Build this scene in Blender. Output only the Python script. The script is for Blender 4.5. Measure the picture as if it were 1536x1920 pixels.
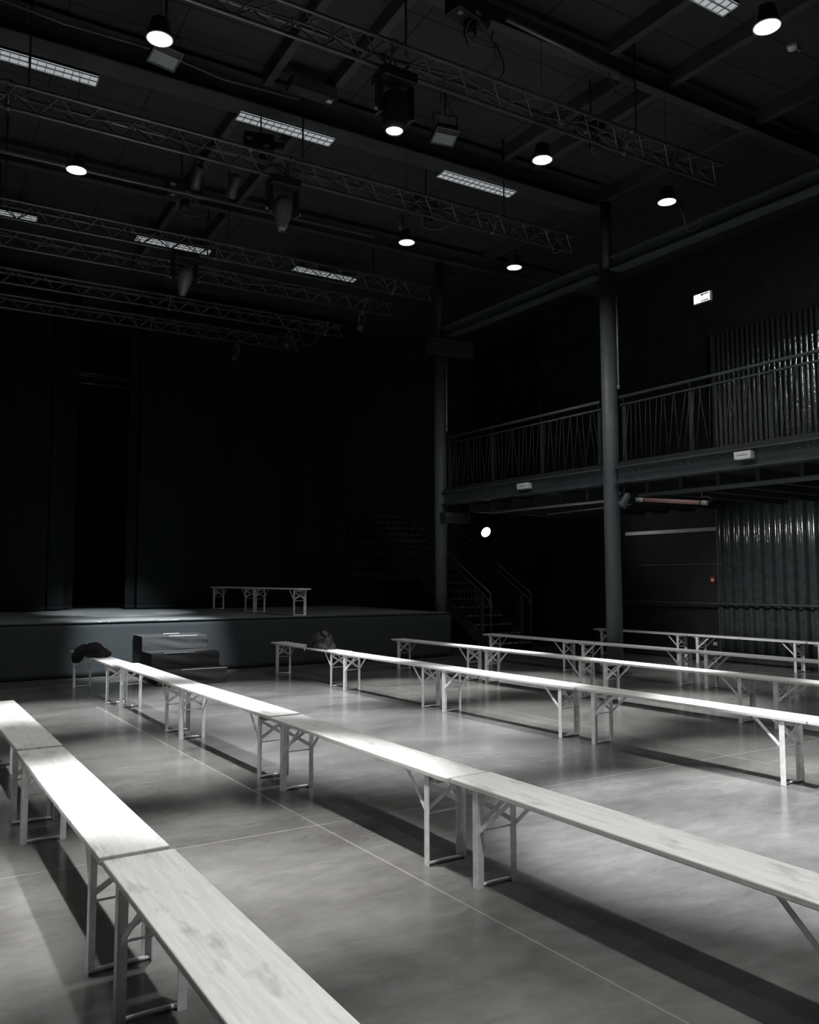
import bpy, bmesh, math, random
from mathutils import Vector, Matrix
random.seed(7)
S = bpy.context.scene
for o in list(bpy.data.objects): bpy.data.objects.remove(o)
PI = math.pi

# ---------------------------------------------------------------- camera
cam_d = bpy.data.cameras.new('camera'); cam = bpy.data.objects.new('camera', cam_d); S.collection.objects.link(cam)
yaw, pit, rol = math.radians(30.415), math.radians(4.56), math.radians(-0.086)
fw = Vector((math.sin(yaw)*math.cos(pit), math.cos(yaw)*math.cos(pit), math.sin(pit)))
rt = Vector((math.cos(yaw), -math.sin(yaw), 0)); up = rt.cross(fw)
r2 = rt*math.cos(rol)+up*math.sin(rol); u2 = -rt*math.sin(rol)+up*math.cos(rol)
M4 = Matrix((r2, u2, -fw)).transposed().to_4x4(); M4.translation = Vector((0, 0, 1.476))
cam.matrix_world = M4
cam_d.sensor_fit = 'HORIZONTAL'; cam_d.sensor_width = 36; cam_d.lens = 36*1555/1536
cam_d.clip_start = .05; cam_d.clip_end = 200
S.camera = cam

# ---------------------------------------------------------------- world, exposure
w = bpy.data.worlds.new('world'); S.world = w; w.use_nodes = True
w.node_tree.nodes['Background'].inputs[0].default_value = (.55, .7, .75, 1)
w.node_tree.nodes['Background'].inputs[1].default_value = .002
S.view_settings.view_transform = 'Standard'; S.view_settings.look = 'None'
S.view_settings.exposure = 0; S.view_settings.gamma = 1; S.view_settings.use_curve_mapping = False

LIGHT = dict(pool=4600, spill=82, glow=26, head=4900, stage=900, back=4800, stair=60, under=260)
LAMP_SPOTS = [(1.60, 6.99), (1.35, 9.82), (6.01, 4.23), (5.81, 6.95), (7.82, 6.98), (5.65, 9.69), (7.52, 9.68),
              (1.45, 4.2), (8.15, 4.23), (1.6, 1.6), (6.2, 1.4), (-.3, 4.23), (-.45, 6.97), (-.6, 9.75)]     # the last seven hang outside the frame
LAMP_Z = 6.15

# ---------------------------------------------------------------- materials
def mat(name, col, rough=.6, metal=0., spec=.5, bump=None, var=None, emit=None):
    m = bpy.data.materials.new(name); m.use_nodes = True
    nt = m.node_tree; b = nt.nodes['Principled BSDF']
    b.inputs['Base Color'].default_value = (*col, 1); b.inputs['Roughness'].default_value = rough
    b.inputs['Metallic'].default_value = metal; b.inputs['Specular IOR Level'].default_value = spec
    if emit: b.inputs['Emission Color'].default_value = (*emit[0], 1); b.inputs['Emission Strength'].default_value = emit[1]
    if bump or var:
        tc = nt.nodes.new('ShaderNodeTexCoord')
    if bump:
        sc, st = bump
        n = nt.nodes.new('ShaderNodeTexNoise'); n.inputs['Scale'].default_value = sc; n.inputs['Detail'].default_value = 4
        bp = nt.nodes.new('ShaderNodeBump'); bp.inputs['Strength'].default_value = st; bp.inputs['Distance'].default_value = .01
        nt.links.new(tc.outputs['Object'], n.inputs['Vector']); nt.links.new(n.outputs['Fac'], bp.inputs['Height'])
        nt.links.new(bp.outputs['Normal'], b.inputs['Normal'])
    if var:
        sc, amt = var
        n = nt.nodes.new('ShaderNodeTexNoise'); n.inputs['Scale'].default_value = sc; n.inputs['Detail'].default_value = 5
        r = nt.nodes.new('ShaderNodeValToRGB')
        r.color_ramp.elements[0].position = .35; r.color_ramp.elements[1].position = .7
        r.color_ramp.elements[0].color = (*[c*(1-amt) for c in col], 1); r.color_ramp.elements[1].color = (*[min(1, c*(1+amt)) for c in col], 1)
        nt.links.new(tc.outputs['Object'], n.inputs['Vector']); nt.links.new(n.outputs['Fac'], r.inputs['Fac'])
        nt.links.new(r.outputs['Color'], b.inputs['Base Color'])
    return m

M = dict(
    black_paint=mat('black_paint', (.020, .023, .023), .75, var=(3, .3), bump=(60, .15)),
    ceiling=mat('ceiling', (.045, .047, .047), .9),
    girder=mat('girder', (.062, .065, .067), .6, var=(2, .2)),
    steel=mat('steel', (.070, .082, .088), .5, var=(4, .15), bump=(80, .1)),
    steel_dark=mat('steel_dark', (.036, .042, .043), .5, var=(5, .2)),
    truss=mat('truss', (.15, .15, .15), .40, metal=.5),
    fixture=mat('fixture', (.018, .018, .018), .5),
    chrome=mat('chrome', (.6, .6, .6), .25, metal=1),
    barrel=mat('barrel', (.17, .175, .175), .4, metal=.3),
    grey_metal=mat('grey_metal', (.35, .36, .36), .4, metal=.3),
    white_plastic=mat('white_plastic', (.8, .82, .84), .45),
    louvre=mat('louvre', (.75, .76, .75), .35, emit=((.9, .97, 1), .30)),  # fittings are off; faint glow stands in for light reflected in the louvres
    column=mat('column', (.12, .138, .15), .5, var=(4, .12), bump=(80, .1)),
    legs=mat('legs', (.84, .855, .86), .42, var=(18, .12)),
    batten=mat('batten', (.48, .47, .44), .7, var=(20, .2)),
    curtain=mat('curtain', (.013, .0155, .0165), .95, spec=.15, bump=(200, .3)),
    skirt=mat('skirt', (.040, .047, .050), .9, spec=.2, bump=(120, .3)),
    stage_top=mat('stage_top', (.23, .25, .257), .5, var=(3, .25)),
    cloth=mat('cloth', (.052, .053, .056), .95, spec=.15, bump=(90, .2)),
    jacket=mat('jacket', (.008, .008, .009), .95, bump=(60, .5)),
    bag=mat('bag', (.035, .036, .039), .7, bump=(60, .4)),
    bag_dark=mat('bag_dark', (.012, .012, .013), .7),
    tape=mat('tape', (.75, .77, .77), .5),
    red=mat('red', (.35, .02, .02), .5),
    pink=mat('pink', (.30, .17, .17), .45),
    clad=mat('clad', (.062, .074, .076), .10, spec=.8, var=(9, .2), bump=(14, .10)),
    clad_up=mat('clad_up', (.07, .082, .084), .12, spec=1.0, metal=.35, bump=(22, .6)),
    glass_grey=mat('glass_grey', (.30, .34, .33), .25),
    lamp_on=mat('lamp_on', (1, 1, 1), .5, emit=((.95, .98, 1), 70)),
    stair_on=mat('stair_on', (1, 1, 1), .5, emit=((.95, .97, 1), 4)),
    lens_on=mat('lens_on', (1, 1, 1), .5, emit=((.9, .97, 1), 5)),
    exit_on=mat('exit_on', (.9, .9, .9), .5, emit=((.95, 1, .97), 1.6)),
    exit_dark=mat('exit_dark', (.12, .14, .13), .5),
    stair=mat('stair', (.040, .043, .043), .5),
    dash=mat('dash', (.85, .83, .75), .6),
    cable=mat('cable', (.10, .10, .10), .5),
)

def seat_mat():
    m = bpy.data.materials.new('whitewashed_wood'); m.use_nodes = True; nt = m.node_tree; L = nt.links
    b = nt.nodes['Principled BSDF']; b.inputs['Roughness'].default_value = .5
    tc = nt.nodes.new('ShaderNodeTexCoord'); oi = nt.nodes.new('ShaderNodeObjectInfo')
    ad = nt.nodes.new('ShaderNodeVectorMath'); ad.operation = 'ADD'
    mu = nt.nodes.new('ShaderNodeVectorMath'); mu.operation = 'SCALE'; mu.inputs['Scale'].default_value = 37.
    cx = nt.nodes.new('ShaderNodeCombineXYZ')
    L.new(oi.outputs['Random'], cx.inputs[0]); L.new(oi.outputs['Random'], cx.inputs[1]); L.new(cx.outputs[0], mu.inputs[0])
    L.new(tc.outputs['Object'], ad.inputs[0]); L.new(mu.outputs[0], ad.inputs[1])
    mp = nt.nodes.new('ShaderNodeMapping'); mp.inputs['Scale'].default_value = (55, 3.2, 55)
    L.new(ad.outputs[0], mp.inputs['Vector'])
    n1 = nt.nodes.new('ShaderNodeTexNoise'); n1.inputs['Scale'].default_value = 1; n1.inputs['Detail'].default_value = 6; n1.inputs['Roughness'].default_value = .7
    n1.inputs['Distortion'].default_value = .5
    L.new(mp.outputs[0], n1.inputs['Vector'])
    mp2 = nt.nodes.new('ShaderNodeMapping'); mp2.inputs['Scale'].default_value = (14, 4.5, 14); L.new(ad.outputs[0], mp2.inputs['Vector'])
    n2 = nt.nodes.new('ShaderNodeTexNoise'); n2.inputs['Scale'].default_value = 1; n2.inputs['Detail'].default_value = 7; n2.inputs['Roughness'].default_value = .65
    L.new(mp2.outputs[0], n2.inputs['Vector'])
    r1 = nt.nodes.new('ShaderNodeValToRGB'); e = r1.color_ramp.elements
    e[0].position = .3; e[0].color = (.68, .68, .665, 1); e[1].position = .62; e[1].color = (.83, .835, .825, 1); L.new(n1.outputs['Fac'], r1.inputs['Fac'])
    r2_ = nt.nodes.new('ShaderNodeValToRGB'); e = r2_.color_ramp.elements
    e[0].position = .30; e[0].color = (.68, .68, .67, 1); e[1].position = .46; e[1].color = (1, 1, 1, 1); L.new(n2.outputs['Fac'], r2_.inputs['Fac'])
    mx = nt.nodes.new('ShaderNodeMixRGB'); mx.blend_type = 'MULTIPLY'; mx.inputs['Fac'].default_value = 1
    L.new(r1.outputs[0], mx.inputs[1]); L.new(r2_.outputs[0], mx.inputs[2]); L.new(mx.outputs[0], b.inputs['Base Color'])
    bp = nt.nodes.new('ShaderNodeBump'); bp.inputs['Strength'].default_value = .25; bp.inputs['Distance'].default_value = .002
    L.new(n1.outputs['Fac'], bp.inputs['Height']); L.new(bp.outputs[0], b.inputs['Normal'])
    return m
M['seat'] = seat_mat()

def floor_mat():
    m = bpy.data.materials.new('polished_concrete'); m.use_nodes = True; nt = m.node_tree; L = nt.links
    b = nt.nodes['Principled BSDF']
    tc = nt.nodes.new('ShaderNodeTexCoord')
    def noise(sc, det, vec=(1, 1, 1), rough=.55, dist=0.):
        mp = nt.nodes.new('ShaderNodeMapping'); mp.inputs['Scale'].default_value = vec; L.new(tc.outputs['Object'], mp.inputs['Vector'])
        n = nt.nodes.new('ShaderNodeTexNoise'); n.inputs['Scale'].default_value = sc; n.inputs['Detail'].default_value = det
        n.inputs['Roughness'].default_value = rough; n.inputs['Distortion'].default_value = dist
        L.new(mp.outputs[0], n.inputs['Vector']); return n.outputs['Fac']
    def ramp(f, p0, c0, p1, c1):
        r = nt.nodes.new('ShaderNodeValToRGB'); e = r.color_ramp.elements
        e[0].position = p0; e[0].color = (*c0, 1) if isinstance(c0, tuple) else (c0, c0, c0, 1)
        e[1].position = p1; e[1].color = (*c1, 1) if isinstance(c1, tuple) else (c1, c1, c1, 1)
        L.new(f, r.inputs['Fac']); return r.outputs['Color']
    def mix(mode, fac, a, c):
        x = nt.nodes.new('ShaderNodeMixRGB'); x.blend_type = mode
        if isinstance(fac, float): x.inputs['Fac'].default_value = fac
        else: L.new(fac, x.inputs['Fac'])
        if isinstance(a, tuple): x.inputs[1].default_value = (*a, 1)
        else: L.new(a, x.inputs[1])
        if isinstance(c, tuple): x.inputs[2].default_value = (*c, 1)
        else: L.new(c, x.inputs[2])
        return x.outputs[0]
    def mth(op, a, c=None):
        x = nt.nodes.new('ShaderNodeMath'); x.operation = op
        for i, v in enumerate((a, c)):
            if v is None: continue
            if isinstance(v, (int, float)): x.inputs[i].default_value = v
            else: L.new(v, x.inputs[i])
        return x.outputs[0]
    cloud = noise(.8, 6, (1, 1.7, 1), .56, .3)
    base = ramp(cloud, .33, (.083, .082, .081), .68, (.162, .162, .158))
    fine = ramp(noise(5, 9, (1, 2.2, 1), .68, .4), .28, .76, .72, 1.14)
    base = mix('MULTIPLY', 1., base, fine)
    # pale scuffs
    sc = ramp(noise(2.6, 9, (1, 2.2, 1), .75, 1.2), .66, 0., .74, .5)
    base = mix('MIX', sc, base, (.26, .26, .25))
    # saw-cut joints: 4.7 / 9.0 across, two lines along the benches
    sp = nt.nodes.new('ShaderNodeSeparateXYZ'); L.new(tc.outputs['Object'], sp.inputs[0])
    X, Y = sp.outputs[0], sp.outputs[1]
    u = mth('ADD', X, mth('MULTIPLY', mth('SUBTRACT', Y, 4.66), .055))
    ls = []
    for u0 in (2.11, 5.86, 9.6, -1.65):
        ls.append(mth('LESS_THAN', mth('ABSOLUTE', mth('SUBTRACT', u, u0)), .0045))
    v = mth('SUBTRACT', Y, mth('MULTIPLY', X, .012))
    for v0 in (4.66, 8.95, .4):
        ls.append(mth('LESS_THAN', mth('ABSOLUTE', mth('SUBTRACT', v, v0)), .0048))
    j = ls[0]
    for q in ls[1:]: j = mth('MAXIMUM', j, q)
    base = mix('MIX', mth('MULTIPLY', j, .6), base, (.30, .29, .28))
    L.new(base, b.inputs['Base Color'])
    rg = ramp(noise(1.7, 5, (1, 1.3, 1), .6), .3, .15, .7, .27)
    L.new(rg, b.inputs['Roughness'])
    b.inputs['Specular IOR Level'].default_value = .5
    bp = nt.nodes.new('ShaderNodeBump'); bp.inputs['Strength'].default_value = .02; bp.inputs['Distance'].default_value = .01
    L.new(noise(5, 5), bp.inputs['Height']); L.new(bp.outputs[0], b.inputs['Normal'])
    return m
M['floor'] = floor_mat()

# ceiling: panel joints
def ceiling_mat():
    m = M['ceiling']; nt = m.node_tree; L = nt.links; b = nt.nodes['Principled BSDF']
    tc = nt.nodes.new('ShaderNodeTexCoord')
    br = nt.nodes.new('ShaderNodeTexBrick'); br.offset = 0; br.inputs['Scale'].default_value = 1
    br.inputs['Brick Width'].default_value = 1.2; br.inputs['Row Height'].default_value = .6; br.inputs['Mortar Size'].default_value = .012
    br.inputs['Color1'].default_value = (.046, .048, .048, 1); br.inputs['Color2'].default_value = (.040, .042, .043, 1); br.inputs['Mortar'].default_value = (.012, .012, .012, 1)
    L.new(tc.outputs['Object'], br.inputs['Vector']); L.new(br.outputs['Color'], b.inputs['Base Color'])
ceiling_mat()

# ---------------------------------------------------------------- mesh helpers
class MB:
    def __init__(s): s.v = []; s.f = []; s.sm = []
    def add(s, vs, fs, T=None, smooth=False):
        n = len(s.v)
        for p in vs:
            p = Vector(p); s.v.append(T @ p if T else p)
        for f in fs: s.f.append([i+n for i in f]); s.sm.append(smooth)
        return s
    def box(s, a, b, T=None):
        x0, y0, z0 = a; x1, y1, z1 = b
        return s.add([(x0, y0, z0), (x1, y0, z0), (x1, y1, z0), (x0, y1, z0), (x0, y0, z1), (x1, y0, z1), (x1, y1, z1), (x0, y1, z1)],
                     [(3, 2, 1, 0), (4, 5, 6, 7), (0, 1, 5, 4), (1, 2, 6, 5), (2, 3, 7, 6), (3, 0, 4, 7)], T)
    def cbox(s, c, d, T=None):
        return s.box([c[i]-d[i]/2 for i in range(3)], [c[i]+d[i]/2 for i in range(3)], T)
    def bar(s, p, q, wx, wy, up_=(0, 0, 1), T=None):            # rectangular bar from p to q
        p = Vector(p); q = Vector(q); d = (q-p).normalized(); u_ = Vector(up_)
        if abs(d.dot(u_)) > .99: u_ = Vector((1, 0, 0))
        a = d.cross(u_).normalized(); c = a.cross(d)
        vs = [o+a*(sx*wx/2)+c*(sy*wy/2) for o in (p, q) for sx, sy in ((-1, -1), (1, -1), (1, 1), (-1, 1))]
        return s.add(vs, [(0, 1, 2, 3), (7, 6, 5, 4), (0, 4, 5, 1), (1, 5, 6, 2), (2, 6, 7, 3), (3, 7, 4, 0)], T)
    def tube(s, pts, r, n=8, T=None, caps=True):
        pts = [Vector(p) for p in pts]; N = len(pts); rs = r if isinstance(r, (list, tuple)) else [r]*N
        vs = []; a = None
        for i, p in enumerate(pts):
            d = (pts[min(i+1, N-1)]-pts[max(i-1, 0)]).normalized()
            if a is None:
                a = d.orthogonal().normalized()
            else:
                a = (a-d*a.dot(d)).normalized()
            c = d.cross(a)
            vs += [p+(a*math.cos(2*PI*k/n)+c*math.sin(2*PI*k/n))*rs[i] for k in range(n)]
        fs = [(i*n+k, i*n+(k+1) % n, (i+1)*n+(k+1) % n, (i+1)*n+k) for i in range(N-1) for k in range(n)]
        if caps: fs += [tuple(range(n))[::-1], tuple((N-1)*n+k for k in range(n))]
        return s.add(vs, fs, T, True)
    def lathe(s, prof, n=24, T=None, smooth=True):              # profile (r,z) about z
        vs = [(r*math.cos(2*PI*k/n), r*math.sin(2*PI*k/n), z) for r, z in prof for k in range(n)]
        N = len(prof)
        fs = [(i*n+k, i*n+(k+1) % n, (i+1)*n+(k+1) % n, (i+1)*n+k) for i in range(N-1) for k in range(n)]
        if prof[0][0] > 1e-6: fs.append(tuple(range(n))[::-1])
        if prof[-1][0] > 1e-6: fs.append(tuple((N-1)*n+k for k in range(n)))
        return s.add(vs, fs, T, smooth)
    def prism(s, poly, axis_vec, T=None):                       # poly: list of 3D points, extruded by vector
        n = len(poly); a = [Vector(p) for p in poly]; d = Vector(axis_vec)
        return s.add(a+[p+d for p in a], [tuple(range(n))[::-1], tuple(range(n, 2*n))]+[(i, (i+1) % n, n+(i+1) % n, n+i) for i in range(n)], T)
    def grid(s, nu, nv, fn, T=None, smooth=True):
        vs = [fn(i/nu, j/nv) for j in range(nv+1) for i in range(nu+1)]
        fs = [(j*(nu+1)+i, j*(nu+1)+i+1, (j+1)*(nu+1)+i+1, (j+1)*(nu+1)+i) for j in range(nv) for i in range(nu)]
        return s.add(vs, fs, T, smooth)
    def obj(s, name, m, parent=None, bevel=0, solid=0, loc=None, rot=None):
        me = bpy.data.meshes.new(name); me.from_pydata([tuple(p) for p in s.v], [], s.f); me.update()
        me.polygons.foreach_set('use_smooth', s.sm)
        bm = bmesh.new(); bm.from_mesh(me); bmesh.ops.recalc_face_normals(bm, faces=bm.faces)
        bm.to_mesh(me); bm.free()
        me.materials.append(M[m] if isinstance(m, str) else m)
        o = bpy.data.objects.new(name, me); S.collection.objects.link(o)
        if parent: o.parent = parent
        if loc: o.location = loc
        if rot: o.rotation_euler = rot
        if solid:
            md = o.modifiers.new('solid', 'SOLIDIFY'); md.thickness = solid
        if bevel:
            md = o.modifiers.new('bevel', 'BEVEL'); md.width = bevel; md.segments = 2; md.limit_method = 'ANGLE'
        return o

def tag(o, label, cat, group=None, kind=None):
    o['label'] = label; o['category'] = cat
    if group: o['group'] = group
    if kind: o['kind'] = kind
    return o
def thing(name, label, cat, loc=(0, 0, 0), rz=0., group=None):
    o = bpy.data.objects.new(name, None); S.collection.objects.link(o); o.empty_display_size = .1
    o.location = loc; o.rotation_euler = (0, 0, rz); return tag(o, label, cat, group)
def struct(o): o['kind'] = 'structure'; return o
def copy_tree(o, parent=None):
    c = o.copy(); S.collection.objects.link(c); c.parent = parent
    for ch in [x for x in bpy.data.objects if x.parent == o]: copy_tree(ch, c)
    return c

def spot(parent, name, energy, ang, blend, loc, direction, soft=.09, col=(1, .99, .97)):
    ld = bpy.data.lights.new(name, 'SPOT'); ld.energy = energy; ld.spot_size = math.radians(ang); ld.spot_blend = blend; ld.shadow_soft_size = soft; ld.color = col
    o = bpy.data.objects.new(name, ld); S.collection.objects.link(o); o.parent = parent; o.location = loc
    o.rotation_euler = Vector(direction).normalized().to_track_quat('-Z', 'Y').to_euler(); return o

# frame of the skewed side aisle: v runs along the balcony towards the stage, w out to the side wall
BA = math.atan(.065); B0 = Vector((9.335, 9.605, 0))
BE = Vector((-math.sin(BA), math.cos(BA), 0)); BN = Vector((math.cos(BA), math.sin(BA), 0))
def bp(w_, v_, z_=0.): return B0+BN*w_+BE*v_+Vector((0, 0, z_))

# ================================================================ THE SETTING
struct(MB().box((-7, -9, -.2), (15.5, 25, 0)).obj('floor', 'floor'))
CZ = 7.98
struct(MB().box((-7, -9, CZ), (15.5, 25, CZ+.2)).obj('ceiling', 'ceiling'))
struct(MB().box((-7.2, -9, 0), (-7, 25, CZ)).obj('wall_left', 'black_paint'))
struct(MB().box((-7, 24.8, 0), (15.5, 25, CZ)).obj('wall_back', 'black_paint'))
struct(MB().box((-7, -9.2, 0), (15.5, -9, CZ)).obj('wall_front', 'black_paint'))
WW = 3.86
b = MB()
b.prism([bp(WW, -19.2), bp(WW+.25, -19.2), bp(WW+.25, 5.78), bp(WW, 5.78)], (0, 0, CZ))
b.prism([bp(WW+.25, 5.58), bp(WW+1.2, 5.58), bp(WW+1.2, 5.78), bp(WW+.25, 5.78)], (0, 0, CZ))
b.prism([bp(WW+.95, 5.78), bp(WW+1.2, 5.78), bp(WW+1.2, 15.0), bp(WW+.95, 15.0)], (0, 0, CZ))
struct(b.obj('wall_right', 'black_paint'))

# wall of the side aisle behind the stairs
struct(MB().prism([bp(.3, 10.2), bp(4.9, 10.2), bp(4.9, 10.4), bp(.3, 10.4)], (0, 0, CZ)).obj('wall_stair', 'black_paint'))

# ---------------------------------------------------------------- steel columns
def column(v, z_low, z_top, name_label, pipe):
    p = bp(0, v)
    t = thing('steel_column', name_label, 'column', p, BA, 'round steel columns')
    MB().lathe([(.126, .012), (.126, z_low)], 40).obj('lower_shaft', 'column', t)
    MB().lathe([(.085, z_low), (.085, z_top)], 28).obj('upper_shaft', 'steel_dark', t)
    MB().box((-.18, -.18, 0), (.18, .18, .012)).obj('base_plate', 'steel_dark', t)
    return t
column(0, 6.37, 7.53, 'thick grey round steel column standing behind the bench rows', True)
column(4.55, 6.37, CZ, 'darker round steel column at the right end of the stage', True)
for v, z0, z1, lb in ((-.17, 4.45, 6.0, 'thin pale conduit running down the side of the nearer column'), (4.36, 4.45, 6.0, 'thin pale conduit on the column by the stage')):
    t = MB().tube([(0, 0, 0), (0, 0, z1-z0)], .014, 8).obj('conduit', 'grey_metal', loc=bp(.02, v, z0))
    tag(t, lb, 'pipe', 'conduits on the columns')
    MB().tube([(0, 0, -.01), (0, 0, .06)], .022, 8).obj('end_cap', 'grey_metal', t)

def ibeam(mb, v0, v1, zb, h, bf, tf=.02, tw=.014, w0=0.):
    mb.box((w0-bf/2, v0, zb), (w0+bf/2, v1, zb+tf)); mb.box((w0-bf/2, v0, zb+h-tf), (w0+bf/2, v1, zb+h)); mb.box((w0-tw/2, v0, zb+tf), (w0+tw/2, v1, zb+h-tf))
    return mb
t = ibeam(MB(), -12, -.15, 6.35, .22, .22).obj('steel_beam', 'steel', loc=B0, rot=(0, 0, BA)); tag(t, 'high steel beam running right from the nearer column', 'beam', 'high edge beams')
t = ibeam(MB(), .15, 4.4, 6.35, .22, .22).obj('steel_beam', 'steel', loc=B0, rot=(0, 0, BA)); tag(t, 'high steel beam between the two columns', 'beam', 'high edge beams')

# ================================================================ BALCONY
def loc_b(w_, v_, z_): return (w_, v_, z_)
t = MB().box((-.02, -12, 3.20), (WW, 4.5, 3.27)).obj('balcony_deck', 'steel_dark', loc=B0, rot=(0, 0, BA))
tag(t, 'dark balcony deck along the right side of the hall', 'balcony')
for v0, v1, lb, sv in ((-12, -.15, 'deep steel edge beam of the balcony right of the nearer column', -1), (.15, 4.4, 'deep steel edge beam of the balcony between the columns', 1)):
    t = thing('balcony_beam', lb, 'beam', B0, BA, 'balcony edge beams')
    ibeam(MB(), v0, v1, 2.94, .26, .20, .022).obj('beam', 'steel', t)
    m = MB()
    v = v0+.3 if sv > 0 else v1-.3
    k = 0
    while v0 < v < v1 and abs(v) < 4.4:
        for dz in (0,):
            m.tube([(-.012, v, 3.12), (-.03, v, 3.12)], .012, 6); m.tube([(-.012, v-.12, 3.12), (-.03, v-.12, 3.12)], .012, 6)
        v += sv*.9
    m.obj('bolt', 'grey_metal', t)
# deck joists ends and the lower channel
for k, v in enumerate([-3.7+.62*i for i in range(13)]):
    if abs(v) < .16: continue
    t = MB().box((.12, -.03, 0), (WW-.14, .03, .17)).obj('deck_joist', 'steel_dark', loc=bp(0, v, 2.765), rot=(0, 0, BA))
    tag(t, 'dark joist under the balcony deck', 'joist', 'joists under the balcony')
def rod(name, m, p, q, r, label, cat, group=None, n=10):
    p = Vector(p); q = Vector(q)
    o = MB().tube([(0, 0, 0), q-p], r, n).obj(name, m, loc=p)
    return tag(o, label, cat, group)
rod('service_pipe', 'steel', bp(.06, -.5, 2.725), bp(.06, -9, 2.725), .035, 'grey pipe slung under the balcony beam right of the column', 'pipe')
rod('service_pipe', 'grey_metal', bp(.25, 3.25, 2.725), bp(.25, .2, 2.725), .026, 'pale pipe under the balcony, left of the nearer column', 'pipe')
rod('service_pipe', 'grey_metal', bp(.5, 1.99, 2.62), bp(.5, .05, 2.66), .014, 'thinner lower pipe under the balcony, left of the nearer column', 'pipe')
MB().tube([(0, 0, 0), (0, 0, .58)], .006, 6).obj('pipe_hanger', 'fixture', S.objects['service_pipe.002'], loc=(.05, -.8, .01))

# railing
RZ0, RZ1, RZ2 = 3.27, 4.18, 4.30
for v0, v1, lb in ((-9.0, -.2, 'balcony railing of slanting bars, right of the nearer column'), (.2, 4.35, 'balcony railing of slanting bars, between the two columns')):
    t = thing('balcony_railing', lb, 'railing', bp(0, v0, RZ0), BA, 'balcony railings')
    L_ = v1-v0
    MB().tube([(0, 0, RZ2-RZ0), (0, L_, RZ2-RZ0)], .024, 10).obj('handrail', 'steel', t)
    MB().tube([(.02, 0, RZ1-RZ0), (.02, L_, RZ1-RZ0)], .016, 8).obj('top_rail', 'steel', t)
    MB().box((.0, 0, 0), (.05, L_, .015)).obj('bottom_rail', 'steel_dark', t)
    npost = max(3, int(L_/1.25)+1)
    for i in range(npost):
        v = .06+(L_-.12)*i/(npost-1)
        MB().box((.03, v-.035, 0), (.045, v+.035, RZ1-RZ0)).tube([(.03, v, RZ1-RZ0), (0, v, RZ2-RZ0)], .008, 6).obj('post', 'steel_dark', t)
    n = min(95, int(L_/.095)); z1 = RZ1-RZ0
    for i in range(n):
        v = .06+(L_-.12)*(i+.5)/n; d = random.choice((-.07, -.04, 0, .0, .035, .075))+random.uniform(-.015, .015)
        a = min(max(v-d, .03), L_-.03); c = min(max(v+d, .03), L_-.03)
        MB().tube([(.02, a, .01), (.02, c, z1)], .0056, 6).obj('baluster', 'steel_dark', t)

# white emergency signs on the edge beam
for v, z, sx, lb in ((-2.40, 3.105, .25, 'white rectangular emergency light on the balcony beam, right of the nearer column'), (1.955, 3.095, .28, 'white rectangular emergency light on the balcony beam, between the columns')):
    t = thing('emergency_light', lb, 'light', bp(-.1, v, z), BA, 'emergency lights on the balcony beam')
    MB().box((-.025, -sx/2, -.052), (0.085, sx/2, .052)).obj('housing', 'white_plastic', t, bevel=.006)
    MB().box((-.028, -sx*.32, -.003), (-.025, sx*.32, .003)).obj('slot', 'steel_dark', t)

# exit sign high on the side wall
t = thing('exit_sign', 'small lit exit sign high on the dark side wall', 'sign', bp(WW, 1.0, 6.98), BA)
MB().box((-.06, -.20, -.10), (0, .20, .10)).obj('housing', 'white_plastic', t, bevel=.006)
MB().box((-.066, -.18, -.085), (-.06, .18, .085)).obj('lit_panel', 'exit_on', t)
m = MB()
X = -.069
def flat(m, poly): m.prism([(X, a, c) for a, c in poly], (.003, 0, 0))
flat(m, [(-.165, .05), (-.03, .05), (-.03, .072), (-.165, .072)]); flat(m, [(-.155, -.075), (-.03, -.075), (-.05, -.055), (-.155, -.055)])
flat(m, [(-.03, .03), (.02, .05), (.02, .072), (-.03, .072)]); flat(m, [(-.03, -.075), (.02, -.075), (.02, -.06), (-.03, -.05)])
flat(m, [(.13, .055), (.145, .055), (.145, .075), (.13, .075)]); flat(m, [(.125, -.078), (.14, -.078), (.14, -.062), (.125, -.062)])
m.obj('pictogram', 'exit_dark', t)

# ---------------------------------------------------------------- corrugated cladding on the side wall
def cladding(v_left, v_right, z0, z1, pitch, depth, label, m, trapez):
    t = thing('metal_cladding', label, 'cladding', bp(WW-.01, v_left, z0), BA, 'corrugated sheets on the side wall')
    pts = []; v = 0.
    while v > (v_right-v_left):
        if trapez:
            for k in range(14):
                c_ = math.cos(2*PI*k/14)*1.9; pts.append((-depth*(.5+.5*math.tanh(c_)/math.tanh(1.9)), v-pitch*k/14))
        else:
            for k in range(8): pts.append((-depth*(.5+.5*math.cos(2*PI*k/8)), v-pitch*k/8))
        v -= pitch
    h = z1-z0
    n = len(pts); mb = MB(); nz = 6
    mb.add([(a-.012, c, h*j/nz) for j in range(nz+1) for a, c in pts], [(j*n+i, j*n+i+1, (j+1)*n+i+1, (j+1)*n+i) for j in range(nz) for i in range(n-1)], None, True)
    mb.obj('corrugated_sheet', m, t, solid=.004)
    MB().box((-depth-.03, -.002, 0), (0, .03, h)).obj('edge_flashing', 'steel', t)
cladding(.76, -7, .10, 3.06, .208, .085, 'lower corrugated metal sheet on the side wall beneath the balcony', 'clad', True)
cladding(.80, -7, 3.30, 6.18, .104, .035, 'upper corrugated metal sheet on the wall behind the balcony railing', 'clad_up', False)

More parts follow.
